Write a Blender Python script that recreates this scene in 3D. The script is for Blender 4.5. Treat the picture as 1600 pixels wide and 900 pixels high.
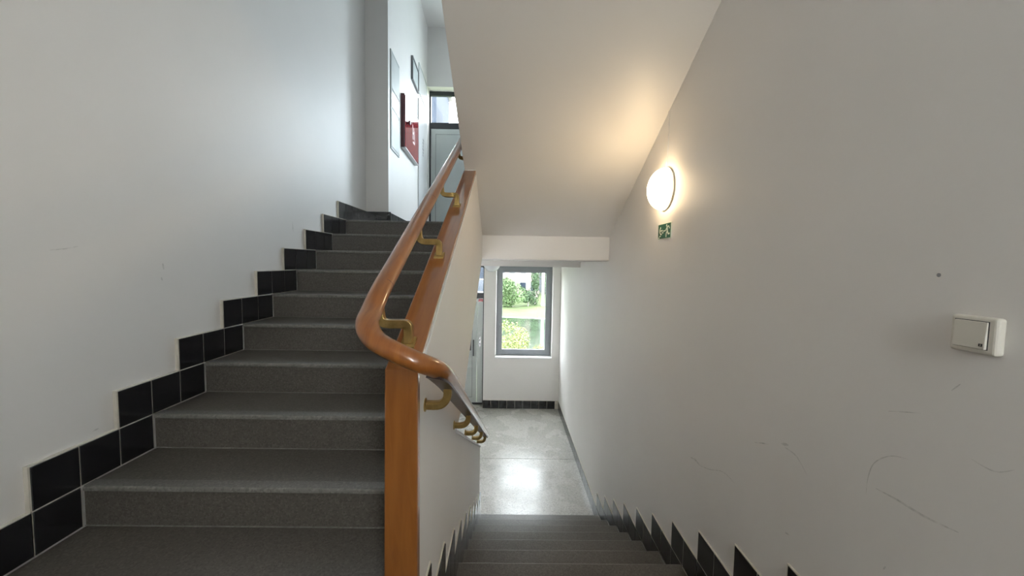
import bpy, bmesh, math, random
from mathutils import Vector, Matrix

# ------------------------------------------------------------------ clear
for o in list(bpy.data.objects):
    bpy.data.objects.remove(o, do_unlink=True)
scene = bpy.context.scene
C = scene.collection

# ------------------------------------------------------------------ camera
ZC = 2.729                       # eye height above the lower floor
F_PX, PITCH, ROLL, YAW = 609.29, -0.065, 0.017, 0.0122
cp, sp, cr, sr, cy, sy = (math.cos(PITCH), math.sin(PITCH), math.cos(ROLL),
                          math.sin(ROLL), math.cos(YAW), math.sin(YAW))
fwd = Vector((sy * cp, cy * cp, sp))
rt0 = Vector((cy, -sy, 0))
up0 = rt0.cross(fwd)
rt = cr * rt0 + sr * up0
up = -sr * rt0 + cr * up0
cam_data = bpy.data.cameras.new('camera')
cam_data.sensor_fit = 'HORIZONTAL'
cam_data.sensor_width = 36
cam_data.lens = 36 * F_PX / 1600
cam_data.clip_start = 0.02
cam_data.clip_end = 500
cam = bpy.data.objects.new('camera', cam_data)
C.objects.link(cam)
m = Matrix.Identity(4)
for i in range(3):
    m[i][0], m[i][1], m[i][2] = rt[i], up[i], -fwd[i]
m[2][3] = ZC
cam.matrix_world = m
scene.camera = cam

# ------------------------------------------------------------------ world / daylight
w = bpy.data.worlds.new('World')
scene.world = w
w.use_nodes = True
bg = w.node_tree.nodes['Background']
bg.inputs['Color'].default_value = (0.90, 0.94, 1.0, 1)
bg.inputs['Strength'].default_value = 14.0


def area_light(name, loc, direction, sx, sz, power, color):
    l = bpy.data.lights.new(name, 'AREA')
    l.shape = 'RECTANGLE'
    l.size, l.size_y = sx, sz
    l.energy = power
    l.color = color
    o = bpy.data.objects.new(name, l)
    C.objects.link(o)
    o.location = loc
    o.rotation_euler = Vector(direction).to_track_quat('-Z', 'Y').to_euler()
    return o


# daylight standing in the upper hall window (just outside its pane)
area_light('daylight_hall_window', (0.32, 7.44, 4.95), (0, -1, 0), 0.84, 1.5, 78, (0.70, 0.85, 1.0))
# fill light added behind the camera, in an invented half-landing window
area_light('landing_fill_light', (0.68, -1.56, 3.35), (0, 1, 0), 0.42, 1.38, 14, (1.0, 0.93, 0.84))
vs = scene.view_settings
vs.view_transform = 'Standard'
vs.look = 'None'
vs.exposure = 0.3
vs.gamma = 1.0
vs.use_curve_mapping = False

# ------------------------------------------------------------------ materials


def nodes_of(name):
    mt = bpy.data.materials.new(name)
    mt.use_nodes = True
    nt = mt.node_tree
    return mt, nt, nt.nodes['Principled BSDF']


def mat(name, col, rough=0.5, metal=0.0, var=0.06, scale=6.0, bump=0.0, bscale=60.0,
        coat=0.0, spec=0.5, stretch=None):
    mt, nt, p = nodes_of(name)
    tc = nt.nodes.new('ShaderNodeTexCoord')
    src = tc.outputs['Object']
    if stretch:
        mp = nt.nodes.new('ShaderNodeMapping')
        mp.inputs['Scale'].default_value = stretch
        nt.links.new(src, mp.inputs['Vector'])
        src = mp.outputs['Vector']
    n = nt.nodes.new('ShaderNodeTexNoise')
    n.inputs['Scale'].default_value = scale
    n.inputs['Detail'].default_value = 6
    nt.links.new(src, n.inputs['Vector'])
    r = nt.nodes.new('ShaderNodeValToRGB')
    r.color_ramp.elements[0].position = 0.3
    r.color_ramp.elements[1].position = 0.7
    r.color_ramp.elements[0].color = tuple(c * (1 - var) for c in col) + (1,)
    r.color_ramp.elements[1].color = tuple(min(1, c * (1 + var)) for c in col) + (1,)
    nt.links.new(n.outputs['Fac'], r.inputs['Fac'])
    nt.links.new(r.outputs['Color'], p.inputs['Base Color'])
    p.inputs['Roughness'].default_value = rough
    p.inputs['Metallic'].default_value = metal
    p.inputs['Coat Weight'].default_value = coat
    p.inputs['Coat Roughness'].default_value = 0.08
    p.inputs['Specular IOR Level'].default_value = spec
    if bump:
        n2 = nt.nodes.new('ShaderNodeTexNoise')
        n2.inputs['Scale'].default_value = bscale
        n2.inputs['Detail'].default_value = 4
        nt.links.new(src, n2.inputs['Vector'])
        b = nt.nodes.new('ShaderNodeBump')
        b.inputs['Strength'].default_value = bump
        b.inputs['Distance'].default_value = 0.01
        nt.links.new(n2.outputs['Fac'], b.inputs['Height'])
        nt.links.new(b.outputs['Normal'], p.inputs['Normal'])
    return mt


def terrazzo(name, base, chip_dark, chip_light, rough, scale, cloud=0.12):
    mt, nt, p = nodes_of(name)
    geo = nt.nodes.new('ShaderNodeNewGeometry')
    mp = nt.nodes.new('ShaderNodeMapping')
    mp.inputs['Rotation'].default_value = (0.5, 0.7, 0.3)
    mp.inputs['Location'].default_value = (3.1, 5.7, 4.3)
    nt.links.new(geo.outputs['Position'], mp.inputs['Vector'])
    v = nt.nodes.new('ShaderNodeTexVoronoi')
    v.inputs['Scale'].default_value = scale
    nt.links.new(mp.outputs['Vector'], v.inputs['Vector'])
    sep = nt.nodes.new('ShaderNodeSeparateColor')
    nt.links.new(v.outputs['Color'], sep.inputs['Color'])
    r = nt.nodes.new('ShaderNodeValToRGB')
    e = r.color_ramp.elements
    r.color_ramp.interpolation = 'CONSTANT'
    e[0].position = 0.0
    e[0].color = chip_dark + (1,)
    e[1].position = 0.2
    e[1].color = base + (1,)
    x = e.new(0.82)
    x.color = chip_light + (1,)
    nt.links.new(sep.outputs['Red'], r.inputs['Fac'])
    n = nt.nodes.new('ShaderNodeTexNoise')
    n.inputs['Scale'].default_value = 3.0
    n.inputs['Detail'].default_value = 5
    nt.links.new(mp.outputs['Vector'], n.inputs['Vector'])
    mr = nt.nodes.new('ShaderNodeMapRange')
    mr.inputs['From Min'].default_value = 0.3
    mr.inputs['From Max'].default_value = 0.7
    mr.inputs['To Min'].default_value = 1 - cloud
    mr.inputs['To Max'].default_value = 1 + cloud
    nt.links.new(n.outputs['Fac'], mr.inputs['Value'])
    mx = nt.nodes.new('ShaderNodeMix')
    mx.data_type = 'RGBA'
    mx.blend_type = 'MULTIPLY'
    mx.inputs['Factor'].default_value = 1
    nt.links.new(r.outputs['Color'], mx.inputs[6])
    nt.links.new(mr.outputs['Result'], mx.inputs[7])
    nt.links.new(mx.outputs[2], p.inputs['Base Color'])
    mr2 = nt.nodes.new('ShaderNodeMapRange')
    mr2.inputs['From Min'].default_value = 0.3
    mr2.inputs['From Max'].default_value = 0.7
    mr2.inputs['To Min'].default_value = rough - 0.06
    mr2.inputs['To Max'].default_value = rough + 0.08
    nt.links.new(n.outputs['Fac'], mr2.inputs['Value'])
    nt.links.new(mr2.outputs['Result'], p.inputs['Roughness'])
    return mt


def wood(name, col, col2, axis):
    mt, nt, p = nodes_of(name)
    geo = nt.nodes.new('ShaderNodeNewGeometry')
    mp = nt.nodes.new('ShaderNodeMapping')
    mp.inputs['Scale'].default_value = axis
    nt.links.new(geo.outputs['Position'], mp.inputs['Vector'])
    n = nt.nodes.new('ShaderNodeTexNoise')
    n.inputs['Scale'].default_value = 1.0
    n.inputs['Detail'].default_value = 8
    n.inputs['Distortion'].default_value = 0.6
    nt.links.new(mp.outputs['Vector'], n.inputs['Vector'])
    r = nt.nodes.new('ShaderNodeValToRGB')
    r.color_ramp.elements[0].position = 0.3
    r.color_ramp.elements[1].position = 0.72
    r.color_ramp.elements[0].color = col2 + (1,)
    r.color_ramp.elements[1].color = col + (1,)
    nt.links.new(n.outputs['Fac'], r.inputs['Fac'])
    nt.links.new(r.outputs['Color'], p.inputs['Base Color'])
    p.inputs['Roughness'].default_value = 0.3
    p.inputs['Coat Weight'].default_value = 0.8
    p.inputs['Coat Roughness'].default_value = 0.06
    return mt


def glass(name, tint=(0.95, 0.97, 0.96), refl=0.06):
    mt = bpy.data.materials.new(name)
    mt.use_nodes = True
    nt = mt.node_tree
    nt.nodes.clear()
    out = nt.nodes.new('ShaderNodeOutputMaterial')
    t = nt.nodes.new('ShaderNodeBsdfTransparent')
    t.inputs['Color'].default_value = tint + (1,)
    g = nt.nodes.new('ShaderNodeBsdfGlossy')
    g.inputs['Roughness'].default_value = 0.03
    mx = nt.nodes.new('ShaderNodeMixShader')
    mx.inputs['Fac'].default_value = refl
    nt.links.new(t.outputs[0], mx.inputs[1])
    nt.links.new(g.outputs[0], mx.inputs[2])
    nt.links.new(mx.outputs[0], out.inputs['Surface'])
    return mt


def emit(name, col, strength):
    mt, nt, p = nodes_of(name)
    p.inputs['Base Color'].default_value = (0.9, 0.88, 0.82, 1)
    p.inputs['Roughness'].default_value = 0.25
    p.inputs['Emission Color'].default_value = col + (1,)
    p.inputs['Emission Strength'].default_value = strength
    return mt


M = {}
M['paint'] = mat('wall_paint', (0.80, 0.776, 0.75), 0.5, var=0.02, scale=1.6, bump=0.06, bscale=35)
M['paint_satin'] = mat('soffit_paint', (0.78, 0.75, 0.71), 0.42, var=0.015, scale=1.5, bump=0.04, bscale=25)
M['plaster'] = mat('plaster_edge', (0.66, 0.62, 0.54), 0.7, var=0.12, scale=14)
M['scuff'] = mat('scuff_grime', (0.66, 0.64, 0.615), 0.7, var=0.2, scale=60)
M['tile'] = mat('black_glazed_tile', (0.012, 0.012, 0.014), 0.16, var=0.35, scale=9, bump=0.05, bscale=30)
M['stair'] = terrazzo('stair_terrazzo', (0.114, 0.102, 0.088), (0.090, 0.080, 0.069), (0.142, 0.128, 0.112), 0.33, 170, 0.05)
M['strip'] = terrazzo('lighter_stair_strip', (0.158, 0.150, 0.138), (0.13, 0.124, 0.114), (0.19, 0.182, 0.168), 0.36, 170, 0.05)  # lighter strip along the tread fronts of the left flight
M['nosing'] = terrazzo('worn_stair_edge', (0.20, 0.194, 0.178), (0.16, 0.155, 0.142), (0.24, 0.232, 0.214), 0.40, 120, 0.05)
M['floor'] = terrazzo('floor_terrazzo', (0.51, 0.50, 0.465), (0.38, 0.37, 0.345), (0.60, 0.59, 0.56), 0.26, 90, 0.03)
M['grout'] = mat('grout_line', (0.34, 0.33, 0.30), 0.8, var=0.1, scale=20)
M['wood_rail'] = wood('handrail_wood', (0.37, 0.130, 0.026), (0.24, 0.075, 0.013), (60, 6, 14))
M['wood_cap'] = wood('capping_wood', (0.34, 0.126, 0.029), (0.25, 0.084, 0.017), (55, 5, 8))
M['wood_post'] = wood('post_wood', (0.33, 0.118, 0.023), (0.235, 0.076, 0.013), (38, 38, 4))
M['brass'] = mat('aged_brass', (0.42, 0.29, 0.105), 0.33, metal=0.9, var=0.25, scale=25, bump=0.1, bscale=90)
M['bronze'] = mat('dark_metal_band', (0.07, 0.05, 0.055), 0.3, metal=0.7, var=0.15)
M['alu'] = mat('grey_window_frame', (0.25, 0.265, 0.285), 0.4, var=0.03)
M['white'] = mat('white_plastic', (0.68, 0.65, 0.58), 0.35, var=0.02)
M['sill'] = mat('white_sill', (0.86, 0.86, 0.86), 0.35, var=0.02)
M['dark'] = mat('dark_frame', (0.028, 0.03, 0.034), 0.4, var=0.1)
M['door'] = mat('grey_green_door', (0.52, 0.56, 0.54), 0.38, var=0.025)
M['steel'] = mat('lock_steel', (0.5, 0.5, 0.5), 0.35, metal=0.8)
M['red'] = mat('red_lacquer', (0.38, 0.012, 0.02), 0.12, var=0.08, coat=0.6)
M['redframe'] = mat('dark_red_edge', (0.10, 0.022, 0.028), 0.35)
M['board'] = mat('notice_board_paper', (0.48, 0.52, 0.51), 0.5, var=0.10, scale=3)
M['panel'] = mat('panel_white', (0.78, 0.79, 0.80), 0.22, var=0.02)
M['frame_grey'] = mat('picture_frame_grey', (0.19, 0.19, 0.20), 0.4)
M['green'] = mat('exit_green', (0.008, 0.105, 0.055), 0.4, var=0.05)
M['signwhite'] = mat('exit_white', (0.80, 0.86, 0.72), 0.45, var=0.02)
M['glass'] = glass('window_glass')
M['lamp'] = emit('lamp_opal_glass', (1.0, 0.75, 0.44), 15.5)
M['opal'] = mat('opal_glass', (0.80, 0.82, 0.84), 0.2, var=0.01)
M['lawn'] = mat('lawn', (0.072, 0.10, 0.03), 0.9, var=0.25, scale=0.7)
M['water'] = mat('pond_water', (0.03, 0.045, 0.026), 0.12, var=0.3, scale=0.4, bump=0.08, bscale=3, spec=0.12)
M['kerb'] = mat('pond_kerb', (0.30, 0.28, 0.26), 0.8)
M['leaf_dark'] = mat('leaf_dark', (0.045, 0.085, 0.035), 0.6, var=0.45, scale=2)
M['leaf_mid'] = mat('leaf_mid', (0.085, 0.14, 0.05), 0.6, var=0.4, scale=2)
M['leaf_light'] = mat('leaf_light', (0.20, 0.23, 0.075), 0.6, var=0.35, scale=2)
M['bark'] = mat('bark', (0.30, 0.28, 0.25), 0.9, var=0.2)
M['house_pink'] = mat('house_render', (0.30, 0.235, 0.225), 0.9, var=0.06, scale=0.6)
M['house_trim'] = mat('house_trim', (0.34, 0.32, 0.31), 0.9)
M['house_grey'] = mat('house_grey', (0.020, 0.027, 0.042), 0.9, var=0.12, scale=0.3)
M['pane'] = mat('house_pane', (0.03, 0.04, 0.06), 0.1)

# ------------------------------------------------------------------ helpers


def box(bm, x0, x1, y0, y1, z0, z1):
    v = [bm.verts.new((x, y, z)) for z in (z0, z1) for y in (y0, y1) for x in (x0, x1)]
    for f in ((0, 2, 3, 1), (4, 5, 7, 6), (0, 1, 5, 4), (2, 6, 7, 3), (0, 4, 6, 2), (1, 3, 7, 5)):
        bm.faces.new([v[i] for i in f])
    return v


def prism_x(bm, poly, x0, x1):
    """polygon of (y, z) points extruded along x"""
    a = [bm.verts.new((x0, y, z)) for y, z in poly]
    b = [bm.verts.new((x1, y, z)) for y, z in poly]
    n = len(poly)
    bm.faces.new(a)
    bm.faces.new(b[::-1])
    for i in range(n):
        bm.faces.new((a[i], b[i], b[(i + 1) % n], a[(i + 1) % n]))


def sweep(bm, pts, prof, upv=Vector((0, 0, 1)), closed_ends=True):
    """sweep a closed profile [(side, up)] along pts; frame kept against upv"""
    pts = [Vector(p) for p in pts]
    rings = []
    for i, p in enumerate(pts):
        t = (pts[min(i + 1, len(pts) - 1)] - pts[max(i - 1, 0)]).normalized()
        s = t.cross(upv)
        if s.length < 1e-4:
            s = t.cross(Vector((0, 1, 0)))
        s.normalize()
        u = s.cross(t).normalized()
        rings.append([bm.verts.new(p + s * a + u * b) for a, b in prof])
    n = len(prof)
    for r0, r1 in zip(rings, rings[1:]):
        for k in range(n):
            bm.faces.new((r0[k], r0[(k + 1) % n], r1[(k + 1) % n], r1[k]))
    if closed_ends:
        bm.faces.new(rings[0][::-1])
        bm.faces.new(rings[-1])


def ellipse(a, b, n=20):
    return [(a * math.cos(2 * math.pi * k / n), b * math.sin(2 * math.pi * k / n)) for k in range(n)]


def smooth_path(pts, k=6):
    pts = [Vector(p) for p in pts]
    out = []
    for i in range(len(pts) - 1):
        p0, p1, p2, p3 = pts[max(i - 1, 0)], pts[i], pts[i + 1], pts[min(i + 2, len(pts) - 1)]
        for j in range(k):
            t = j / k
            out.append(0.5 * ((2 * p1) + (p2 - p0) * t + (2 * p0 - 5 * p1 + 4 * p2 - p3) * t * t
                              + (3 * p1 - p0 - 3 * p2 + p3) * t ** 3))
    out.append(pts[-1])
    return out


def lathe(bm, prof, n=40, axis='z'):
    rings = []
    for r, h in prof:
        ring = []
        for k in range(n):
            a = 2 * math.pi * k / n
            if axis == 'z':
                ring.append(bm.verts.new((r * math.cos(a), r * math.sin(a), h)))
            else:
                ring.append(bm.verts.new((h, r * math.cos(a), r * math.sin(a))))
        rings.append(ring)
    for r0, r1 in zip(rings, rings[1:]):
        for k in range(n):
            bm.faces.new((r0[k], r0[(k + 1) % n], r1[(k + 1) % n], r1[k]))
    bm.faces.new(rings[0][::-1])
    bm.faces.new(rings[-1])


def obj(name, bm, material, parent=None, bevel=0.0, smooth=False, mats=None, segs=2, world_shift=None):
    """link a bmesh built in world coordinates as one mesh object with its origin at its base"""
    bmesh.ops.recalc_face_normals(bm, faces=bm.faces[:])
    if world_shift:
        bmesh.ops.translate(bm, verts=bm.verts[:], vec=world_shift)
    xs = [v.co.x for v in bm.verts]
    ys = [v.co.y for v in bm.verts]
    zs = [v.co.z for v in bm.verts]
    o0 = Vector(((min(xs) + max(xs)) / 2, (min(ys) + max(ys)) / 2, min(zs)))
    bmesh.ops.translate(bm, verts=bm.verts[:], vec=-o0)
    me = bpy.data.meshes.new(name)
    bm.to_mesh(me)
    bm.free()
    me.materials.append(M[material])
    for x in mats or []:
        me.materials.append(M[x])
    o = bpy.data.objects.new(name, me)
    C.objects.link(o)
    o.location = o0
    if smooth:
        for p in me.polygons:
            p.use_smooth = True
    if bevel:
        b = o.modifiers.new('bevel', 'BEVEL')
        b.width = bevel
        b.segments = segs
        b.limit_method = 'ANGLE'
        b.angle_limit = math.radians(40)
    attach(o, parent)
    return o


WORLD = {}


def attach(o, parent):
    """parent o while its location stays in world terms"""
    base = o.location.copy()
    WORLD[o.name] = base
    if parent is not None:
        o.parent = parent
        o.matrix_parent_inverse = Matrix.Translation(-WORLD[parent.name])


def thing(name, loc, label, cat, group=None):
    o = bpy.data.objects.new(name, None)
    o.empty_display_size = 0.1
    C.objects.link(o)
    o.location = loc
    WORLD[o.name] = Vector(loc)
    tag(o, label, cat, group)
    return o


def tag(o, label, cat=None, group=None):
    o['label'] = label
    if cat:
        o['category'] = cat
    if group:
        o['group'] = group
    return o


def structure(o, label, cat):
    o['kind'] = 'structure'
    return tag(o, label, cat)


def struct_empty(name, loc, label, cat):
    o = thing(name, loc, label, cat)
    o['kind'] = 'structure'
    return o


def bx(name, material, dims, parent=None, bevel=0.0, **k):
    bm = bmesh.new()
    box(bm, *dims)
    return obj(name, bm, material, parent, bevel, **k)


# ------------------------------------------------------------------ measures
R, T = 0.155, 0.30
XL, XLT = -1.583, -1.565           # left wall plane, face of its tiles
XR, XRT = 0.990, 0.982             # right wall plane, face of its tiles
XC, XCL = -0.250, -0.335           # middle wall: right face, left face
XCT = -0.246
Y_FAR, Y_OUT = 7.15, 7.46          # far wall inner / outer face
Z_MID, Z_UP = 1.55, 3.114          # half landing, upper floor
ZTOP = 6.83
Y_BACK = -1.40
LY0, LZ0 = 1.1115, 1.7188          # left flight: nosing of its first step
RY0, RZ0 = 3.8387, 0.155           # lower flight: nosing of its lowest step
cap_z = lambda y: 2.429 + 0.5225 * (y - 1.082)
sof_z = lambda y: 2.99 + 0.52 * (3.815 - y)
# the hall wall with the boards is slightly out of square
HX0, HY0, HX1, HY1 = -1.335, 4.40, -1.475, 7.15
hall_x = lambda y: HX0 + (HX1 - HX0) * (y - HY0) / (HY1 - HY0)
WX0, WX1 = -0.205, 0.845           # window opening
DX0, DX1 = -1.475, -0.425          # door opening

# ------------------------------------------------------------------ walls
bm = bmesh.new()
box(bm, XL - 0.2, XL, Y_BACK, HY0, -0.0, ZTOP)
wall_left = structure(obj('wall_left', bm, 'paint'), 'tall white plastered wall beside the flight going up, with a stepped black tile edge', 'wall')

bm = bmesh.new()
v = [bm.verts.new(p) for p in ((XL - 0.2, HY0, 0), (HX0, HY0, 0), (HX1, HY1, 0), (HX1, Y_OUT, 0), (XL - 0.2, Y_OUT, 0))]
u = [bm.verts.new((p.co.x, p.co.y, ZTOP)) for p in v]
bm.faces.new(v[::-1])
bm.faces.new(u)
for i in range(5):
    bm.faces.new((v[i], v[(i + 1) % 5], u[(i + 1) % 5], u[i]))
wall_hall = structure(obj('wall_hall', bm, 'paint'), 'white projecting wall of the upper hall carrying the boards and the red cabinet', 'wall')

bm = bmesh.new()
box(bm, XR, XR + 0.2, Y_BACK, Y_OUT, 0, ZTOP)
wall_right = structure(obj('wall_right', bm, 'paint'), 'long white wall on the right with scuffs, oval lamp and stepped black tiles', 'wall')

bm = bmesh.new()
for zf, ztop in ((0, Z_UP), (Z_UP, ZTOP)):
    box(bm, DX1, WX0, Y_FAR, Y_OUT, zf, ztop)
    box(bm, WX0, WX1, Y_FAR, Y_OUT, zf, zf + 0.947)
    box(bm, WX0, WX1, Y_FAR, Y_OUT, zf + 2.70, ztop)
    box(bm, WX1, XR, Y_FAR, Y_OUT, zf, ztop)
    box(bm, DX0, DX1, Y_FAR, Y_OUT, zf + 2.706, ztop)
wall_far = structure(obj('wall_far', bm, 'paint'), 'white end wall of the hall below, around the window and door', 'wall')

bm = bmesh.new()
box(bm, XL - 0.2, 0.43, Y_BACK - 0.2, Y_BACK, 0, ZTOP)
box(bm, 0.93, XR + 0.2, Y_BACK - 0.2, Y_BACK, 0, ZTOP)
box(bm, 0.43, 0.93, Y_BACK - 0.2, Y_BACK, 0, 2.6)
box(bm, 0.43, 0.93, Y_BACK - 0.2, Y_BACK, 4.1, ZTOP)
structure(obj('wall_back', bm, 'paint'), 'white wall behind the half landing', 'wall')

# middle wall: parapet of the flight going up, open triangle below its string, parapet of the lower flight
bm = bmesh.new()
poly = [(1.11, 1.20), (3.85, -0.0), (3.85, 0.853), (1.93, 1.862), (2.209, 1.885), (3.815, 2.764), (3.815, 2.99),
        (2.983, 3.422), (1.11, cap_z(1.11) - 0.03)]
prism_x(bm, poly, XCL, XC)
wall_center = structure(obj('wall_center', bm, 'paint', bevel=0.004), 'white parapet wall between the two flights of stairs', 'wall')
# white coping on the low parapet
bm = bmesh.new()
prism_x(bm, [(1.94, 1.857), (3.852, 0.852), (3.852, 0.870), (1.94, 1.875)], XCL - 0.006, XC + 0.006)
obj('coping', bm, 'sill', wall_center, bevel=0.003)

# ------------------------------------------------------------------ floors and ceilings
floor = struct_empty('floor', (-0.3, 5.5, -0.15), 'pale speckled terrazzo floor of the hall at the foot of the stairs', 'floor')
bx('floor_slab', 'floor', (XL, XR, 5.277, Y_OUT + 0.02, -0.15, 0), floor, 0.002)
bx('floor_slab', 'floor', (XL, XR, 1.0, 5.273, -0.15, 0), floor, 0.002)
bx('floor_joint', 'grout', (XL, XR, 5.26, 5.29, -0.16, -0.004), floor)
structure(bx('floor_half_landing', 'stair', (XL, XR, Y_BACK, 1.139, 1.30, Z_MID)), 'grey terrazzo half landing where the two flights meet', 'floor')
structure(bx('floor_upper_hall', 'stair', (XL, XR, 3.86, Y_OUT, 2.764, Z_UP)), 'slab of the upper hall, seen as a cream beam over the stairs', 'floor')
structure(bx('trim_1', 'paint_satin', (XCL, XR, 3.815, 3.86, 2.764, Z_UP - 0.02)), 'cream painted slab edge at the foot of the sloping ceiling', 'beam')
structure(bx('ceiling', 'paint', (XL - 0.2, XR + 0.2, Y_BACK - 0.2, Y_OUT, ZTOP, ZTOP + 0.2)), 'white ceiling high above the upper hall', 'ceiling')
structure(bx('ceiling_lower_hall', 'paint', (XL, XR, 3.87, Y_FAR, 2.755, 2.765)), 'pale ceiling of the lower hall behind the slab edge', 'ceiling')
structure(bx('trim_2', 'paint_satin', (XL, XR, 5.30, 5.55, 2.678, 2.76)), 'narrow grey beam crossing the lower hall ceiling in front of the window', 'beam')
structure(bx('ceiling_half_landing', 'paint', (XL, XR, Y_BACK, 1.11, 4.40, 4.66)), 'underside of the half landing above', 'ceiling')

# sloping soffit = the next flight going up, with its parapet
poly = [(3.815, 2.99), (3.815, 3.114)]
for k in range(10):
    yy = 3.81 - 0.30 * k
    poly += [(yy, 3.114 + R * k), (yy, 3.114 + R * (k + 1))]
poly += [(1.10, 4.664), (1.10, sof_z(1.10))]
# drop duplicate corner
bm = bmesh.new()
clean = []
for p in poly:
    if not clean or (abs(p[0] - clean[-1][0]) + abs(p[1] - clean[-1][1])) > 1e-5:
        clean.append(p)
prism_x(bm, clean, XCL, XR)
soffit = structure(obj('ceiling_slope', bm, 'paint_satin', bevel=0.003), 'cream sloping underside of the next flight above the lower stairs', 'ceiling')
bm = bmesh.new()
prism_x(bm, [(2.99, 3.50), (1.11, 4.50), (1.11, 5.40), (3.70, 4.02), (3.70, 3.22)], XCL, XC)
obj('parapet', bm, 'paint', soffit)

# ------------------------------------------------------------------ flights of stairs


def flight(label, x0, x1, ys, zs, dirn, z_first, body, group=None):
    """ys / zs: nosing of each step; dirn +1 the steps rise away from the camera, -1 they fall away"""
    root = thing('stair_flight', ((x0 + x1) / 2, sum(ys) / len(ys), min(zs) - R), label, 'stairs', group)
    for y, z in zip(ys, zs):
        bm = bmesh.new()
        ya, yb = (y, y + T + 0.028) if dirn > 0 else (y - T - 0.028, y)
        box(bm, x0, x1, ya, yb, z - 0.020, z)
        bmesh.ops.recalc_face_normals(bm, faces=bm.faces[:])
        for f in bm.faces:                      # the rubbed front edge of the slab
            if f.normal.y * dirn < -0.9:
                f.material_index = 1
        tr = obj('tread', bm, 'stair', root, bevel=0.006, mats=['nosing'])
        tr.modifiers[0].material = 1
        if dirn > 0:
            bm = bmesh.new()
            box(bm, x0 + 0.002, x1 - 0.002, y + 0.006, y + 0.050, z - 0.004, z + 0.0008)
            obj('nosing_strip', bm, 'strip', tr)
        bm = bmesh.new()
        if dirn > 0:
            box(bm, x0, x1, y + 0.008, y + 0.028, z - R + 0.003, z - 0.020)
        else:
            box(bm, x0, x1, y - 0.028, y - 0.008, z - R + 0.003, z - 0.020)
        obj('riser', bm, 'stair', root)
        bm = bmesh.new()
        if dirn > 0:
            box(bm, x0, x1, y + 0.004, y + 0.010, z - R, z - R + 0.003)
        else:
            box(bm, x0, x1, y - 0.010, y - 0.004, z - R, z - R + 0.003)
        obj('joint_line', bm, 'nosing', root)
    bm = bmesh.new()
    prism_x(bm, body, x0, x1)
    obj('stair_slab', bm, 'paint', root)
    return root


lys = [LY0 + T * j for j in range(10)]
lzs = [LZ0 + R * j for j in range(10)]
body = [(LY0 + 0.028, Z_MID - 0.2)]
for y, z in zip(lys, lzs):
    body += [(y + 0.028, z - R - 0.02), (y + 0.028, z - 0.02)]
body[1] = (LY0 + 0.028, LZ0 - R - 0.02)
body += [(3.858, lzs[-1] - 0.02), (3.858, 2.764), (3.815, 2.764), (2.209, 1.885), (1.6, 1.50)]
flight('dark grey terrazzo stairs climbing on the left behind the wooden handrail', XLT, XCL, lys, lzs, 1, Z_MID, body)

rys = [RY0 - T * i for i in range(9)]
rzs = [RZ0 + R * i for i in range(9)]
body = [(RY0 - 0.028, 0.0)]
for y, z in zip(rys, rzs):
    body += [(y - 0.028, max(0, z - R - 0.02)), (y - 0.028, z - 0.02)]
body = body[1:]
body += [(1.139, rzs[-1] - 0.02), (1.139, 1.10), (3.45, 0.0)]
flight('grey terrazzo stairs going down on the right to the pale hall floor', XC, XRT, rys, rzs, -1, 0, body)

# ------------------------------------------------------------------ black tiles (parts of their walls)


def tile_mesh(wd, ht):
    bm = bmesh.new()
    box(bm, -wd / 2, wd / 2, -0.0065, 0.0065, 0, ht)
    bmesh.ops.recalc_face_normals(bm, faces=bm.faces[:])
    bmesh.ops.bevel(bm, geom=[e for e in bm.edges if all(v.co.y < 0 for v in e.verts)], offset=0.0015, segments=1, affect='EDGES')
    me = bpy.data.meshes.new('tile')
    bm.to_mesh(me)
    bm.free()
    me.materials.append(M['tile'])
    return me


TILE = tile_mesh(T / 2 - 0.005, R - 0.005)
rnd = random.Random(4)


def tile(parent, x, y, z, face, me=None):
    """face: '+x', '-x' or '-y' is where the glaze looks"""
    o = bpy.data.objects.new('tile', me or TILE)
    C.objects.link(o)
    a = {'-y': 0, '+x': math.pi / 2, '-x': -math.pi / 2}[face] if isinstance(face, str) else face
    o.rotation_euler = (rnd.uniform(-.004, .004), 0, a + rnd.uniform(-.004, .004))
    o.location = (x, y, z)
    attach(o, parent)


def bed(parent, material, *boxes):
    bm = bmesh.new()
    for b in boxes:
        box(bm, *b)
    return obj('tile_bed', bm, material, parent)


g = 0.0025
# left flight
x = XLT - 0.0065
bb = []
for j in range(10):
    y, z = lys[j], lzs[j]
    for c in range(2):
        tile(wall_left, x, y - T / 4, z - R + c * R + g, '+x')
    if j < 9:
        tile(wall_left, x, y + T / 4, z + g, '+x')
    bb.append((XL - 0.004, XLT - 0.003, y - T / 2 - 0.004, y + 0.001, z - R, z + R + 0.002))
    bb.append((XL - 0.004, XLT - 0.003, y - 0.001, y + T / 2 + 0.001, z, z + R + 0.002))
yy = lys[9] + T / 4
while yy < HY0:
    tile(wall_left, x, yy, Z_UP + g, '+x')
    yy += T / 2
bb.append((XL - 0.004, XLT - 0.003, lys[9], HY0, Z_UP, Z_UP + R + 0.002))
bb.append((XL - 0.004, XLT - 0.003, Y_BACK, LY0 - T / 2, Z_MID, Z_MID + R + 0.002))
yy = LY0 - 0.75 * T
while yy > 0.2:
    tile(wall_left, x, yy, Z_MID + g, '+x')
    yy -= T / 2
for b_ in bb:
    bed(wall_left, 'plaster', b_)
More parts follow.
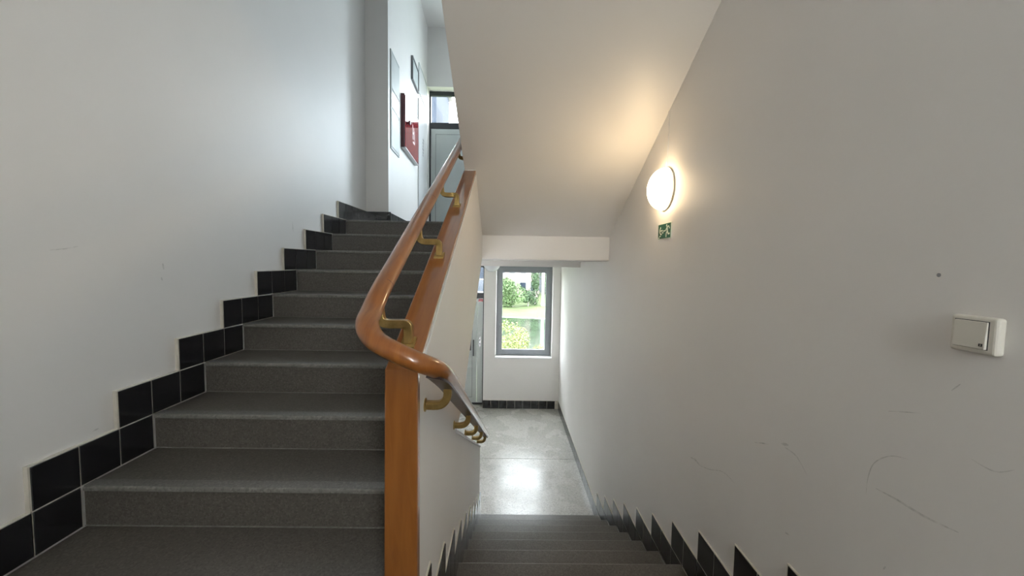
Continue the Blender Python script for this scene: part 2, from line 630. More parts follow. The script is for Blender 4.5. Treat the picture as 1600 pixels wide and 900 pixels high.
# nib and hall wall
for k in range(2):
    tile(wall_hall, XLT + 0.06 + 0.15 * k if k == 0 else XLT + 0.185, HY0 - 0.009, Z_UP + g, '-y', None if k == 0 else None)
ang = math.pi / 2 + math.atan2(HX0 - HX1, HY1 - HY0)
for k in range(18):
    yy = HY0 + 0.075 - 0.012 + 0.15 * k
    tile(wall_hall, hall_x(yy) + 0.004, yy, Z_UP + g, ang)
# right wall, lower flight
OFF = -0.018
x = XRT + 0.0065
bb = []
for wall, xx, face, xb in ((wall_right, XRT + 0.0065, '-x', (XRT + 0.002, XR + 0.004)), (wall_center, XC + 0.0025, '+x', (XC - 0.004, XC + 0.005))):
    for i in range(10):
        y, z = RY0 - T * i + OFF, RZ0 + R * i
        if wall is wall_center and i == 9:
            tile(wall, xx, y + T / 4, z - R + g, face)
            tile(wall, xx, y + T / 4, z + g, face)
            bed(wall, 'plaster', (xb[0], xb[1], y, y + T / 2 + 0.003, z - R, z + R + 0.002))
            continue
        for c in range(2):
            tile(wall, xx, y + T / 4, z - R + c * R + g, face)
        if i < 9:
            tile(wall, xx, y - T / 4, z + g, face)
        if not (wall is wall_center and i == 0):
            bed(wall, 'plaster', (xb[0], xb[1], y - 0.001, y + T / 2 + 0.003, z - R, z + R + 0.002))
            bed(wall, 'plaster', (xb[0], xb[1], y - T / 2 - 0.001, y + 0.001, z, z + R + 0.002))
yy = RY0 + OFF + T * 0.75
k = 0
bed(wall_right, 'plaster', (XRT + 0.002, XR + 0.004, RY0 + T / 2, Y_FAR, 0, R + 0.002))
while yy < Y_FAR - 0.02:
    tile(wall_right, x, yy, g, '-x')
    yy += T / 2
yy = RY0 - 9 * T + OFF - T / 4
bed(wall_right, 'plaster', (XRT + 0.002, XR + 0.004, Y_BACK, yy + T / 4, Z_MID, Z_MID + R + 0.002))
while yy > 0.2:
    tile(wall_right, x, yy, Z_MID + g, '-x')
    yy -= T / 2
# under the window
xx = DX1 + 0.075
while xx < XRT - 0.02:
    tile(wall_far, xx, Y_FAR - 0.006, g, '-y')
    xx += T / 2
bed(wall_far, 'plaster', (DX1, XR, Y_FAR - 0.008, Y_FAR + 0.004, 0, R + 0.002))

# ------------------------------------------------------------------ wooden capping and end post
capping = thing('parapet_capping', (XC - 0.04, 1.08, Z_MID), 'varnished orange-brown wooden end post and sloping capping of the parapet between the flights', 'capping')
bm = bmesh.new()
prism_x(bm, [(1.109, cap_z(1.109) - 0.030), (2.955, cap_z(2.955) - 0.030), (2.955, cap_z(2.955)), (1.109, cap_z(1.109))], XCL - 0.004, XC + 0.003)
obj('cap_board', bm, 'wood_cap', capping, bevel=0.004)
bm = bmesh.new()
prism_x(bm, [(1.075, Z_MID + 0.001), (1.1085, Z_MID + 0.001), (1.1085, cap_z(1.1085)), (1.075, cap_z(1.075))], XCL - 0.004, XC + 0.003)
for q in bm.verts:
    if q.co.x < -0.3 and q.co.z < 2:
        q.co.x -= 0.006
obj('end_post', bm, 'wood_post', capping, bevel=0.004)
bm = bmesh.new()
prism_x(bm, [(1.12, cap_z(1.12) - 0.045), (2.95, cap_z(2.95) - 0.045), (2.95, cap_z(2.95) - 0.029), (1.12, cap_z(1.12) - 0.029)], XC - 0.001, XC + 0.004)
obj('edge_strip', bm, 'sill', capping)

# ------------------------------------------------------------------ handrail with brass brackets
RX, RH = -0.387, 0.150
LOWX = -0.180
low_z = lambda y: 2.382 - 0.5235 * (y - 1.15)
pts = [(RX, y, cap_z(y) + RH) for y in (3.95, 3.4, 2.8, 2.2, 1.7, 1.35, 1.20)]
pts += [(-0.386, 1.115, 2.587), (-0.377, 1.050, 2.556), (-0.343, 1.005, 2.525), (-0.286, 0.985, 2.498), (-0.225, 0.990, 2.470),
        (-0.188, 1.040, 2.438), (LOWX, 1.15, low_z(1.15))]
pts += [(LOWX, y, low_z(y)) for y in (1.32, 1.7, 2.2, 2.8, 3.3, 3.62)]
handrail = thing('handrail', (-0.3, 2.3, 1.1), 'varnished wooden handrail bending round the end post on brass brackets', 'handrail')
bm = bmesh.new()
prof = ellipse(0.031, 0.0255, 24)
sweep(bm, smooth_path(pts, 8), prof)
obj('rail', bm, 'wood_rail', handrail, smooth=True, bevel=0.004)
strip = [p - Vector((0, 0, 0.0275)) for p in smooth_path(pts, 8) if p.x > -0.20 and p.y > 1.02]
bm = bmesh.new()
sweep(bm, strip, [(-0.021, -0.003), (0.021, -0.003), (0.021, 0.004), (-0.021, 0.004)])
tag(obj('rail_strip', bm, 'bronze', handrail), 'dark metal band under the rail')
# joints where the bent piece meets the straight ones
for y in (1.22, 1.95):
    d = Vector((0, 1, 0.5225)).normalized()
    p = Vector((RX, y, cap_z(y) + RH))
    bm = bmesh.new()
    sweep(bm, [p - d * 0.001, p + d * 0.001], ellipse(0.0314, 0.0259, 24))
    obj('rail_joint', bm, 'redframe', handrail)

SQ = [(-0.0125, -0.0125), (0.0125, -0.0125), (0.0125, 0.0125), (-0.0125, 0.0125)]
for y in (1.176, 1.70, 2.27):
    zc = cap_z(y)
    br = thing_pt = None
    bm = bmesh.new()
    px = XC - 0.047
    arm = [(px, y, zc), (px, y, zc + 0.046), (px - 0.003, y, zc + 0.056), (px - 0.012, y, zc + 0.060), (RX + 0.03, y, zc + 0.060),
           (RX + 0.012, y, zc + 0.066), (RX + 0.004, y, zc + 0.082), (RX, y, zc + 0.128)]
    sweep(bm, smooth_path(arm, 3), SQ, Vector((0, 1, 0)))
    br = obj('bracket', bm, 'brass', handrail, bevel=0.003)
    bm = bmesh.new()
    s = 0.021
    prism_x(bm, [(y - s, cap_z(y - s) - 0.001), (y + s, cap_z(y + s) - 0.001), (y + s, cap_z(y + s) + 0.005), (y + s * .8, cap_z(y + s * .8) + 0.010),
                 (y - s * .8, cap_z(y - s * .8) + 0.010), (y - s, cap_z(y - s) + 0.005)], px - 0.021, px + 0.021)
    pl = obj('base_plate', bm, 'brass', br, bevel=0.002)
# bracket fixed to the side of the upper flight
y = 3.02
zc = cap_z(y)
bm = bmesh.new()
sweep(bm, smooth_path([(XCL, y, zc + 0.07), (RX + 0.025, y, zc + 0.072), (RX + 0.008, y, zc + 0.082), (RX, y, zc + 0.128)], 3), SQ, Vector((0, 1, 0)))
obj('bracket', bm, 'brass', handrail, bevel=0.003)
for y in (1.19, 1.86, 2.38, 2.90, 3.42):
    zr = low_z(y)
    bm = bmesh.new()
    z0 = zr - 0.078
    arm = [(XC, y, z0), (LOWX - 0.030, y, z0), (LOWX - 0.010, y, z0 + 0.010), (LOWX, y, z0 + 0.030), (LOWX, y, zr - 0.018)]
    sweep(bm, smooth_path(arm, 3), [(-0.008, -0.0145), (0.008, -0.0145), (0.0125, -0.010), (0.0125, 0.010), (0.008, 0.0145), (-0.008, 0.0145), (-0.0125, 0.010), (-0.0125, -0.010)], Vector((0, 1, 0)))
    br = obj('bracket', bm, 'brass', handrail, smooth=False, bevel=0.002)
    bm = bmesh.new()
    lathe(bm, [(0.021, XC - 0.001), (0.021, XC + 0.003), (0.014, XC + 0.006)], 20, 'x')
    obj('base_plate', bm, 'brass', br, world_shift=Vector((0, y, z0)))

# ------------------------------------------------------------------ windows


def window(name, zf, label):
    w_ = struct_empty(name, ((WX0 + WX1) / 2, 7.33, zf + 0.947), label, 'window')
    y0, y1 = 7.30, 7.37
    z0, z1 = zf + 0.975, zf + 2.66

    def frame(nm, ix, iz, wd, ya, yb, par):
        bm = bmesh.new()
        xa, xb, za, zb = WX0 + ix, WX1 - ix, z0 + iz, z1 - iz
        box(bm, xa, xa + wd, ya, yb, za, zb)
        box(bm, xb - wd, xb, ya, yb, za, zb)
        box(bm, xa + wd, xb - wd, ya, yb, za, za + wd)
        box(bm, xa + wd, xb - wd, ya, yb, zb - wd, zb)
        return obj(nm, bm, 'alu', par, bevel=0.003)
    frame('window_frame', 0.004, 0.0, 0.052, y0 + 0.015, y1, w_)
    sash = frame('sash', 0.046, 0.042, 0.072, y0, y1 - 0.01, w_)
    bx('glazing_bead', 'dark', (WX0 + 0.112, WX1 - 0.112, y0 + 0.030, y0 + 0.034, z0 + 0.108, z0 + 0.118), sash)
    bx('pane', 'glass', (WX0 + 0.11, WX1 - 0.11, y0 + 0.035, y0 + 0.041, z0 + 0.108, z1 - 0.108), sash)
    bm = bmesh.new()
    box(bm, WX0 + 0.07, WX0 + 0.092, y0 - 0.012, y0, zf + 1.50, zf + 1.58)
    box(bm, WX0 + 0.074, WX0 + 0.088, y0 - 0.04, y0 - 0.012, zf + 1.545, zf + 1.56)
    box(bm, WX0 + 0.073, WX0 + 0.089, y0 - 0.05, y0 - 0.036, zf + 1.43, zf + 1.56)
    obj('window_handle', bm, 'alu', sash, bevel=0.002)
    bx('window_sill', 'sill', (WX0 - 0.004, WX1 + 0.004, Y_FAR - 0.012, y1, zf + 0.947, zf + 0.974), w_, 0.004)
    return w_


window('window_1', 0.0, 'grey framed window looking out on a garden pond, at the foot of the stairs')
window('window_2', Z_UP, 'grey framed window of the upper hall above the one with the pond view')

w3 = struct_empty('fill_window', (0.68, -1.5, 2.6), 'added narrow grey framed window for the fill light, unseen behind the viewer', 'window')  # window added out of view to hold the fill light
bm = bmesh.new()
box(bm, 0.43, 0.47, -1.53, -1.47, 2.6, 4.1)
box(bm, 0.89, 0.93, -1.53, -1.47, 2.6, 4.1)
box(bm, 0.47, 0.89, -1.53, -1.47, 2.6, 2.65)
box(bm, 0.47, 0.89, -1.53, -1.47, 4.05, 4.1)
obj('window_frame', bm, 'alu', w3, bevel=0.003)
bx('pane', 'glass', (0.468, 0.892, -1.503, -1.497, 2.648, 4.052), w3)
bx('window_sill', 'sill', (0.43, 0.93, -1.47, Y_BACK + 0.01, 2.6, 2.62), w3, 0.003)

# ------------------------------------------------------------------ doors


def door(name, zf, label, lower):
    d = struct_empty(name, ((DX0 + DX1) / 2, 7.38, zf), label, 'door')
    y0, y1 = 7.34, 7.40
    bm = bmesh.new()
    zt = zf + 2.70
    box(bm, DX0, DX0 + 0.030, y0, y1, zf, zt)
    box(bm, DX1 - 0.026, DX1, y0, y1, zf, zt)
    box(bm, DX0 + 0.030, DX1 - 0.026, y0, y1, zt - 0.07, zt)
    box(bm, DX0 + 0.030, DX1 - 0.026, y0, y1, zf + 2.045, zf + 2.15)
    box(bm, DX0 + 0.030, DX1 - 0.026, y0, y1, zf, zf + 0.035)
    obj('door_frame', bm, 'dark', d, bevel=0.002)
    leaf = bx('door_leaf', 'door', (DX0 + 0.034, -0.562, y0 + 0.006, y1, zf + 0.036, zf + 2.04), d, 0.003)
    # groove of the panel
    bm = bmesh.new()
    xa, xb, za, zb = DX0 + 0.115, -0.65, zf + 0.14, zf + 1.94
    t = 0.005
    box(bm, xa, xa + t, y0 + 0.004, y0 + 0.007, za, zb)
    box(bm, xb, xb + t, y0 + 0.004, y0 + 0.007, za, zb)
    box(bm, xa, xb, y0 + 0.004, y0 + 0.007, za, za + t)
    box(bm, xa, xb, y0 + 0.004, y0 + 0.007, zb, zb + t)
    obj('panel_groove', bm, 'dark', leaf)
    bx('side_strip', 'door', (-0.557, -0.452, y0 + 0.004, y1, zf + 0.036, zf + 2.04), d, 0.003)
    bm = bmesh.new()
    box(bm, -0.634, -0.612, y0 - 0.045, y0 - 0.025, zf + 0.95, zf + 1.26)
    box(bm, -0.630, -0.616, y0 - 0.03, y0 + 0.006, zf + 0.98, zf + 1.00)
    box(bm, -0.630, -0.616, y0 - 0.03, y0 + 0.006, zf + 1.21, zf + 1.23)
    obj('pull_handle', bm, 'dark', leaf, bevel=0.003)
    if lower:
        pl = bx('lock_plate', 'steel', (-0.525, -0.482, y0 - 0.004, y0 + 0.004, zf + 1.13, zf + 1.31), d, 0.002)
        for zz in (1.17, 1.24):
            bx('lock_cylinder', 'dark', (-0.511, -0.497, y0 - 0.007, y0 - 0.003, zf + zz, zf + zz + 0.022), pl)
        bx('red_sticker', 'red', (-0.540, -0.455, y0 - 0.001, y0 + 0.004, zf + 1.985, zf + 2.035), d)
        bx('white_sticker', 'sill', (-0.63, -0.565, y0 + 0.002, y0 + 0.006, zf + 1.985, zf + 2.03), leaf)
    bx('transom_pane', 'glass', (DX0 + 0.028, DX1 - 0.024, y0 + 0.025, y0 + 0.031, zf + 2.14, zt - 0.06), d)
    return d


door('door_1', 0.0, 'grey-green door with black pull handle beside the lower window', True)
door('door_2', Z_UP, 'pale grey-green door with glazed transom at the top of the stairs', False)

notice = thing('framed_notice', (-0.84, 7.33, 1.05), 'small dark framed red and white notice hanging on the lower door', 'notice')
bx('frame', 'dark', (-1.0, -0.668, 7.322, 7.345, 1.05, 1.62), notice, 0.004)
bx('sheet', 'red', (-0.97, -0.700, 7.320, 7.324, 1.12, 1.59), notice)
for k in range(4):
    bx('text_line', 'sill', (-0.92, -0.715 - 0.02 * (k % 2), 7.3185, 7.3205, 1.20 + 0.05 * k, 1.222 + 0.05 * k), notice)

# ------------------------------------------------------------------ boards and cabinet on the upper hall wall
hdir = Vector((HX1 - HX0, HY1 - HY0, 0)).normalized()
hnor = Vector((hdir.y, -hdir.x, 0))


def wall_box(bm, y0, y1, z0, z1, d0, d1):
    """box lying on the hall wall, between depths d0..d1 off it"""
    a = Vector((hall_x(y0), y0, 0))
    b = Vector((hall_x(y1), y1, 0))
    vs_ = []
    for z in (z0, z1):
        for p, d in ((a, d0), (b, d0), (b, d1), (a, d1)):
            q = p + hnor * d
            vs_.append(bm.verts.new((q.x, q.y, z)))
    for f in ((3, 2, 1, 0), (4, 5, 6, 7), (0, 1, 5, 4), (1, 2, 6, 5), (2, 3, 7, 6), (3, 0, 4, 7)):
        bm.faces.new([vs_[i] for i in f])


def wb(name, material, parent, *a, bevel=0.0):
    bm = bmesh.new()
    wall_box(bm, *a)
    return obj(name, bm, material, parent, bevel)


def board(name, label, cat, y0, y1, z0, z1, fw, fm, back, depth=0.011, pane=True):
    b_ = thing(name, (hall_x((y0 + y1) / 2), (y0 + y1) / 2, z0), label, cat)
    bm = bmesh.new()
    wall_box(bm, y0, y0 + fw, z0, z1, 0.0, depth)
    wall_box(bm, y1 - fw, y1, z0, z1, 0.0, depth)
    wall_box(bm, y0 + fw, y1 - fw, z0, z0 + fw, 0.0, depth)
    wall_box(bm, y0 + fw, y1 - fw, z1 - fw, z1, 0.0, depth)
    obj('frame', bm, fm, b_)
    wb('backing', back, b_, y0 + fw * 0.5, y1 - fw * 0.5, z0 + fw * 0.5, z1 - fw * 0.5, 0.001, depth * 0.6)
    return b_


b1 = board('notice_board', 'tall narrow glazed notice board nearest the stairs on the upper hall wall', 'board', 4.49, 4.90, 3.99, 5.07, 0.012, 'board', 'board')
for k, (a, b_) in enumerate(((4.02, 4.42), (4.46, 4.64), (4.66, 5.04))):
    wb('sheet', ('board', 'panel', 'board')[k], b1, 4.51, 4.88, a, b_, 0.012, 0.0135)
board('picture_frame', 'small dark-edged frame high on the upper hall wall', 'frame', 5.67, 6.16, 5.28, 5.60, 0.02, 'frame_grey', 'board', 0.03)
board('glass_panel', 'glossy white panel beside the upper door, under the ceiling', 'panel', 6.27, 7.02, 5.36, 5.80, 0.012, 'board', 'panel')
cab = thing('hydrant_cabinet', (hall_x(5.48), 5.48, 4.16), 'glossy red fire cabinet with round knob on the upper hall wall', 'cabinet')
wb('cabinet_body', 'redframe', cab, 5.03, 5.955, 4.16, 4.82, 0.0, 0.045, bevel=0.003)
cd = wb('cabinet_door', 'red', cab, 5.045, 5.94, 4.175, 4.805, 0.045, 0.055, bevel=0.003)
wb('rim', 'steel', cab, 5.03, 5.955, 4.15, 4.16, 0.0, 0.06)
bm = bmesh.new()
lathe(bm, [(0.012, 0.0), (0.012, 0.02), (0.03, 0.025), (0.03, 0.04), (0.022, 0.046)], 16, 'x')
obj('knob', bm, 'redframe', cd, world_shift=Vector((hall_x(5.16) + 0.05, 5.16, 4.50)))
bm = bmesh.new()
for (a, b_, c_, d_) in ((5.50, 5.53, 4.40, 4.60), (5.58, 5.61, 4.42, 4.58), (5.50, 5.61, 4.48, 4.51), (5.53, 5.66, 4.36, 4.385), (5.64, 5.66, 4.36, 4.55)):
    wall_box(bm, a, b_, c_, d_, 0.0545, 0.0565)
obj('white_lettering', bm, 'sill', cd)
pc = thing('service_cupboard', (hall_x(6.63), 6.63, Z_UP), 'tall flush white cupboard front next to the upper door', 'cupboard')
wb('cupboard_front', 'panel', pc, 6.225, 7.05, Z_UP + 0.16, 5.235, 0.0, 0.014, bevel=0.002)
wb('edge_trim', 'steel', pc, 6.213, 6.225, Z_UP + 0.16, 5.24, 0.0, 0.016)
bm = bmesh.new()
for k in range(6):
    wall_box(bm, 6.58 + 0.02 * (k % 2), 6.64 + 0.03 * (k % 3), 4.46 + 0.052 * k, 4.485 + 0.052 * k, 0.0135, 0.0155)
obj('grey_lettering', bm, 'frame_grey', pc)

# ------------------------------------------------------------------ right wall: lamp, exit sign, switch
LY, LZ = 2.478, 3.206
lamp = thing('wall_lamp', (XR, LY, LZ - 0.135), 'lit round opal glass wall lamp above the exit sign', 'lamp')
bm = bmesh.new()
lathe(bm, [(0.118, 0.0), (0.130, -0.002), (0.133, -0.010), (0.131, -0.0125)], 48, 'x')
obj('lamp_base', bm, 'white', lamp, smooth=False, world_shift=Vector((XR, LY, LZ)))
bm = bmesh.new()
prof = [(0.131, -0.0127)] + [(0.131 * math.cos(a), -0.014 - 0.098 * math.sin(a)) for a in [math.radians(d) for d in range(0, 90, 8)]] + [(0.004, -0.1125)]
lathe(bm, prof, 48, 'x')
obj('glass_shade', bm, 'lamp', lamp, smooth=True, world_shift=Vector((XR, LY, LZ)))
bm = bmesh.new()
box(bm, XR - 0.004, XR, LY - 0.008, LY + 0.008, LZ + 0.13, sof_z(LY) - 0.001)
obj('cable_cover', bm, 'paint', lamp)

SY0, SY1, SZ0, SZ1 = 2.567, 2.374, 2.899, 2.989
sign = thing('exit_sign', (XR, (SY0 + SY1) / 2, SZ0), 'small green emergency exit sign with running figure under the wall lamp', 'sign')
bx('sign_plate', 'signwhite', (XR - 0.004, XR, SY1 - 0.004, SY0 + 0.004, SZ0 - 0.004, SZ1 + 0.004), sign)
bx('green_field', 'green', (XR - 0.0052, XR - 0.003, SY1, SY0, SZ0, SZ1), sign)


def sign_poly(name, polys):
    bm = bmesh.new()
    for pl in polys:
        vs_ = []
        for dx in (XR - 0.0066, XR - 0.004):
            vs_.append([bm.verts.new((dx, SY0 + (SY1 - SY0) * u_, SZ0 + (SZ1 - SZ0) * v_)) for u_, v_ in pl])
        n_ = len(pl)
        bm.faces.new(vs_[0])
        bm.faces.new(vs_[1][::-1])
        for i in range(n_):
            bm.faces.new((vs_[0][i], vs_[1][i], vs_[1][(i + 1) % n_], vs_[0][(i + 1) % n_]))
    return obj(name, bm, 'signwhite', sign)


def stroke(p, q, wd):
    dx, dy = (q[0] - p[0]) * 2.14, q[1] - p[1]
    L_ = math.hypot(dx, dy)
    nx, ny = -dy / L_ * wd / 2.14, dx / L_ * wd
    return [(p[0] + nx, p[1] + ny), (q[0] + nx, q[1] + ny), (q[0] - nx, q[1] - ny), (p[0] - nx, p[1] - ny)]


sign_poly('arrow', [stroke((0.12, 0.55), (0.38, 0.55), 0.05), stroke((0.12, 0.55), (0.22, 0.80), 0.055), stroke((0.12, 0.55), (0.22, 0.30), 0.055)])
sign_poly('stair_line', [stroke((0.04, 0.06), (0.14, 0.06), 0.035), stroke((0.12, 0.17), (0.24, 0.17), 0.035), stroke((0.22, 0.29), (0.34, 0.29), 0.035),
                         stroke((0.32, 0.40), (0.46, 0.40), 0.035), stroke((0.44, 0.51), (0.60, 0.51), 0.035)])
head = [(0.70 + 0.04 * math.cos(a), 0.86 + 0.085 * math.sin(a)) for a in [k * math.pi / 5 for k in range(10)]]
sign_poly('running_figure', [head, stroke((0.74, 0.76), (0.76, 0.46), 0.075), stroke((0.74, 0.74), (0.86, 0.80), 0.04), stroke((0.86, 0.80), (0.93, 0.62), 0.04),
                             stroke((0.73, 0.72), (0.62, 0.52), 0.04), stroke((0.76, 0.46), (0.68, 0.30), 0.055), stroke((0.68, 0.30), (0.68, 0.06), 0.055),
                             stroke((0.77, 0.46), (0.84, 0.26), 0.055), stroke((0.84, 0.26), (0.95, 0.28), 0.05)])

sw = thing('light_switch', (XR, 0.79, 2.557), 'square cream light switch on the right wall close to the viewer', 'switch')
bm = bmesh.new()
box(bm, XR - 0.020, XR, 0.752, 0.835, 2.5575, 2.6345)
obj('switch_plate', bm, 'white', sw, bevel=0.006, segs=3)
bx('rocker_recess', 'dark', (XR - 0.0206, XR - 0.015, 0.7655, 0.8265, 2.5680, 2.6260), sw)
bm = bmesh.new()
v = box(bm, XR - 0.0255, XR - 0.018, 0.7672, 0.8255, 2.5688, 2.6247)
for q in v:
    if q.co.x < XR - 0.02 and q.co.z > 2.6:
        q.co.x += 0.003
rk = obj('rocker', bm, 'white', sw, bevel=0.0015)
bm = bmesh.new()
for a, b_ in (((0, 0), (0.005, 0.0)), ((0.0, 0.0), (0.0008, 0.005)), ((0.005, 0.0), (0.0042, 0.005)), ((0.0008, 0.005), (0.0042, 0.005))):
    yA, zA, yB, zB = 0.7765 - a[0], 2.575 + a[1], 0.7765 - b_[0], 2.575 + b_[1]
    box(bm, XR - 0.0262, XR - 0.0250, min(yA, yB) - 0.0004, max(yA, yB) + 0.0004, min(zA, zB) - 0.0004, max(zA, zB) + 0.0004)
obj('bell_symbol', bm, 'dark', rk)

# a plugged screw hole and the scuffs on the paint
bm = bmesh.new()
lathe(bm, [(0.0045, 0.001), (0.0045, -0.001), (0.002, -0.003)], 12, 'x')
obj('wall_plug', bm, 'frame_grey', wall_right, world_shift=Vector((XR, 0.884, 2.717)))


def scuff(wall, xw, side, pts_, wd):
    bm = bmesh.new()
    P = [Vector((0, y, z)) for y, z in pts_]
    P = smooth_path(P, 5)
    prev = None
    n_ = len(P)
    for i, p in enumerate(P):
        t = (P[min(i + 1, n_ - 1)] - P[max(i - 1, 0)]).normalized()
        nn = Vector((0, -t.z, t.y)) * wd * 0.5 * (0.15 + 0.85 * math.sin(math.pi * (i + 0.2) / (n_ - 0.6)))
        cur = (bm.verts.new(p + nn + Vector((xw + side * 0.0008, 0, 0))), bm.verts.new(p - nn + Vector((xw + side * 0.0008, 0, 0))))
        if prev:
            bm.faces.new((prev[0], prev[1], cur[1], cur[0]))
        prev = cur
    o = obj('scuff_mark', bm, 'scuff', wall)
    return o


for pts_, wd in (
        ([(2.00, 1.712), (1.95, 1.724), (1.90, 1.722)], 0.010),
        ([(1.92, 1.715), (1.81, 1.75), (1.696, 1.80), (1.60, 1.80)], 0.004),
        ([(1.49, 2.035), (1.44, 2.055), (1.41, 2.065)], 0.005),
        ([(1.345, 2.10), (1.31, 2.11)], 0.010),
        ([(1.33, 2.095), (1.27, 2.09), (1.22, 2.05)], 0.004),
        ([(1.016, 2.115), (1.014, 2.16), (1.00, 2.21), (0.96, 2.25), (0.915, 2.265)], 0.0028),
        ([(0.99, 2.146), (0.93, 2.15), (0.87, 2.15), (0.80, 2.16)], 0.006),
        ([(0.975, 2.362), (0.94, 2.374), (0.895, 2.388)], 0.0026),
        ([(0.79, 2.33), (0.75, 2.325), (0.72, 2.345)], 0.0024),
        ([(0.838, 2.462), (0.822, 2.482)], 0.003),
        ([(0.953, 1.95), (0.948, 1.962)], 0.004),
        ([(1.30, 1.80), (1.28, 1.805)], 0.006)):
    scuff(wall_right, XR, -1, pts_, wd)
for pts_, wd in (([(1.37, 2.745), (1.42, 2.752), (1.46, 2.762)], 0.004), ([(1.81, 2.70), (1.815, 2.67)], 0.008), ([(1.80, 2.635), (1.805, 2.62)], 0.008),
                 ([(1.475, 2.055), (1.50, 2.058)], 0.007), ([(2.9, 3.0), (2.91, 2.93)], 0.01)):
    scuff(wall_left, XL, 1, pts_, wd)

# ------------------------------------------------------------------ ceiling lamp of the lower hall
gl = thing('ceiling_lamp', (-0.25, 6.2, 2.57), 'unlit white glass bowl lamp under the lower hall ceiling beside the window', 'lamp')
bm = bmesh.new()
lathe(bm, [(0.145, 2.756), (0.145, 2.735), (0.14, 2.73)], 32)
obj('lamp_base', bm, 'white', gl, world_shift=Vector((-0.25, 6.2, 0)))
bm = bmesh.new()
lathe(bm, [(0.004, 2.575)] + [(0.14 * math.sin(a), 2.73 - 0.155 * math.cos(a)) for a in [math.radians(d) for d in range(8, 91, 8)]] + [(0.14, 2.729)], 32)
obj('glass_bowl', bm, 'opal', gl, smooth=True, world_shift=Vector((-0.25, 6.2, 0)))

# ------------------------------------------------------------------ outside
GZ = -2.0
bm = bmesh.new()
box(bm, -60, 60, 8.5, 140, GZ - 0.5, GZ)
structure(obj('ground_lawn', bm, 'lawn'), 'sunlit green lawn outside the window', 'lawn')


def ring(name, material, cx, cy_, rx, ry, z0, z1, n=72):
    bm = bmesh.new()
    a = [bm.verts.new((cx + rx * math.cos(2 * math.pi * k / n), cy_ + ry * math.sin(2 * math.pi * k / n), z0)) for k in range(n)]
    b_ = [bm.verts.new((p.co.x, p.co.y, z1)) for p in a]
    bm.faces.new(a[::-1])
    bm.faces.new(b_)
    for k in range(n):
        bm.faces.new((a[k], a[(k + 1) % n], b_[(k + 1) % n], b_[k]))
    return obj(name, bm, material)


pond = thing('pond', (-3, 25.2, GZ), 'garden pond with pale kerb seen through the lower window', 'pond')
for o_ in (ring('kerb', 'kerb', -3.0, 25.2, 14.6, 8.4, GZ, GZ + 0.06), ring('water', 'water', -3.0, 25.2, 14.0, 7.8, GZ + 0.02, GZ + 0.075)):
    attach(o_, pond)


def foliage(name, label, cat, c, rad, n, size, material, seed, trunk=None, group=None):
    rr = random.Random(seed)
    root = thing(name, (c[0], c[1], GZ), label, cat, group)
    bm = bmesh.new()
    lumps = [(Vector((rr.uniform(-.55, .55) * rad[0], rr.uniform(-.5, .5) * rad[1], rr.uniform(-.5, .55) * rad[2])), rr.uniform(.4, .65)) for _ in range(9)]
    for k in range(n):
        lc, ls = rr.choice(lumps)
        d = Vector((rr.gauss(0, 1), rr.gauss(0, 1), rr.gauss(0, 1))).normalized()
        p = Vector(c) + lc + Vector((d.x * rad[0], d.y * rad[1], d.z * rad[2])) * ls * rr.uniform(.75, 1.05)
        if p.z < GZ + 0.02:
            p.z = GZ + 0.02 + rr.random() * .2
        t = (d + Vector((rr.gauss(0, .5), rr.gauss(0, .5), rr.gauss(0, .5)))).normalized()
        s_ = t.cross(Vector((rr.gauss(0, 1), rr.gauss(0, 1), rr.gauss(0, 1)))).normalized()
        u_ = s_.cross(t)
        sz = size * rr.uniform(.6, 1.3)
        q = [bm.verts.new(p + s_ * a * sz + u_ * b_ * sz + t * e * sz) for a, b_, e in ((-1, 0, -.15), (0, -.55, .1), (1, 0, -.15), (0, .55, .1))]
        bm.faces.new((q[0], q[1], q[2]))
        bm.faces.new((q[0], q[2], q[3]))
    me = bpy.data.meshes.new('leaves')
    bm.to_mesh(me)
    bm.free()
    me.materials.append(M[material])
    o = bpy.data.objects.new('foliage', me)
    C.objects.link(o)
    attach(o, root)
    o['kind'] = 'stuff'
    bm = bmesh.new()
    tr_ = trunk or 0.06
    sweep(bm, [(c[0], c[1], GZ - 0.05), (c[0] + .03, c[1], GZ + (c[2] - GZ) * .5), (c[0], c[1], c[2] + rad[2] * .3)], ellipse(tr_, tr_, 8), Vector((0, 1, 0)))
    obj('trunk', bm, 'bark', root)
    return root


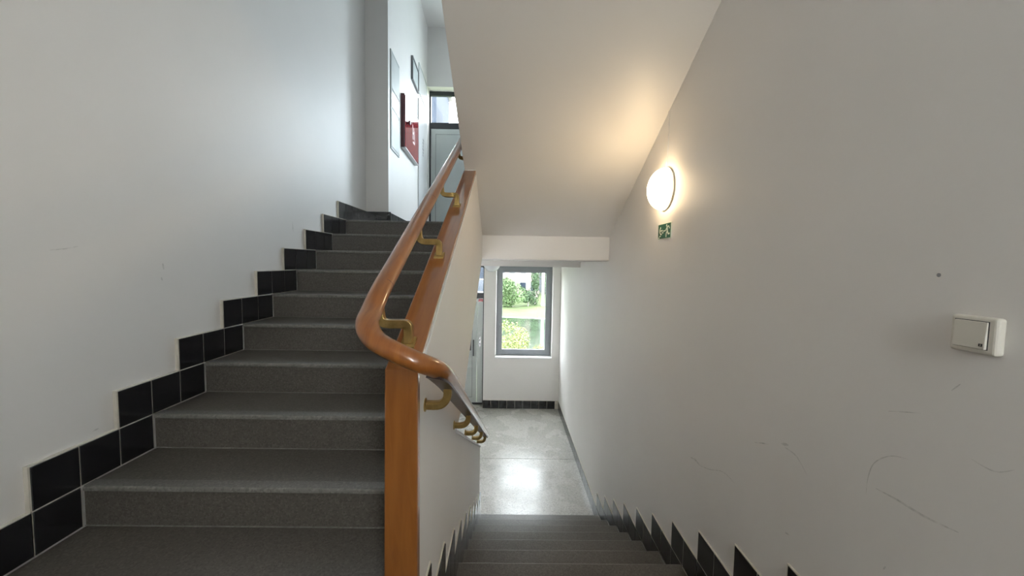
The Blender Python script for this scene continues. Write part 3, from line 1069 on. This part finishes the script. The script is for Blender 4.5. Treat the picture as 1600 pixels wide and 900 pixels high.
foliage('shrub', 'large rounded dark green shrub on the bank beyond the pond', 'shrub', (0.6, 41.5, -0.55), (1.7, 1.5, 1.75), 2600, 0.13, 'leaf_mid', 1)
foliage('shrub', 'smaller bluish green shrub at the right of the large shrub', 'shrub', (2.3, 42.5, -1.0), (0.95, 1.0, 1.05), 1100, 0.11, 'leaf_dark', 2)
foliage('tree', 'green conical tree beside the pale house', 'tree', (3.15, 44, 0.2), (0.6, 0.6, 2.2), 1300, 0.11, 'leaf_dark', 3, 0.1)
foliage('tree', 'loose green tree at the right edge of the lower window', 'tree', (5.2, 46, 0.6), (1.3, 1.3, 2.4), 1800, 0.13, 'leaf_mid', 4, 0.12)
foliage('garden_bush', 'yellow-green bush with fine leaves just below the lower window', 'bush', (0.25, 15.2, -0.95), (0.75, 0.8, 1.30), 3000, 0.055, 'leaf_light', 5)
foliage('garden_bush', 'low yellow-green bush to the right of the taller bush', 'bush', (1.62, 15.6, -1.40), (0.62, 0.8, 0.95), 2400, 0.055, 'leaf_light', 6)
post = thing('pale_pillar', (3.95, 43, GZ), 'white pillar standing on the lawn near the conical tree', 'pillar')
bx('shaft', 'sill', (3.82, 4.10, 42.9, 43.18, GZ, 3.0), post, 0.02)
bx('base_block', 'kerb', (3.72, 4.20, 42.8, 43.28, GZ - 0.01, GZ + 0.3), post, 0.02)
bx('head_block', 'sill', (3.75, 4.17, 42.83, 43.25, 3.0, 3.15), post, 0.02)


def house(label, x0, x1, y, depth, z1, wallm, cols, rows, w_, h_, z_start, dz):
    hs = thing('house', ((x0 + x1) / 2, y + depth / 2, GZ), label, 'house')
    bx('house_wall', wallm, (x0, x1, y, y + depth, GZ, z1), hs)
    bm = bmesh.new()
    prism = [(y - 0.4, z1), (y + depth + 0.4, z1), (y + depth / 2, z1 + depth * 0.3)]
    prism_x(bm, prism, x0 - 0.4, x1 + 0.4)
    obj('roof', bm, 'house_trim', hs)
    for r_ in range(rows):
        for c_ in range(cols):
            cx = x0 + (c_ + 0.5) * (x1 - x0) / cols
            zz = z_start + r_ * dz
            wn = bx('window', 'house_trim', (cx - w_ / 2 - .08, cx + w_ / 2 + .08, y - 0.05, y + 0.02, zz - .08, zz + h_ + .08), hs)
            bx('pane', 'pane', (cx - w_ / 2, cx + w_ / 2, y - 0.06, y - 0.03, zz, zz + h_), wn)
    return hs


house('pale pinkish house wall with windows beyond the pond', -6, 4.4, 54, 8, 6.0, 'house_pink', 7, 3, 0.8, 1.1, -1.1, 2.4)
house('grey-blue house on the right beyond the lawn', 5.4, 16, 60, 8, 6.5, 'house_grey', 6, 3, 0.9, 1.2, -1.0, 2.6)
house('tall blue-grey building seen through the upper transom', -24, -7.9, 43, 9, 23.5, 'house_grey', 8, 6, 0.9, 1.3, -0.5, 2.9)
house('lower grey building rooftop seen through the upper transom', -5.3, -2.2, 43, 5, 18.3, 'house_grey', 2, 5, 0.8, 1.3, -0.5, 2.9)
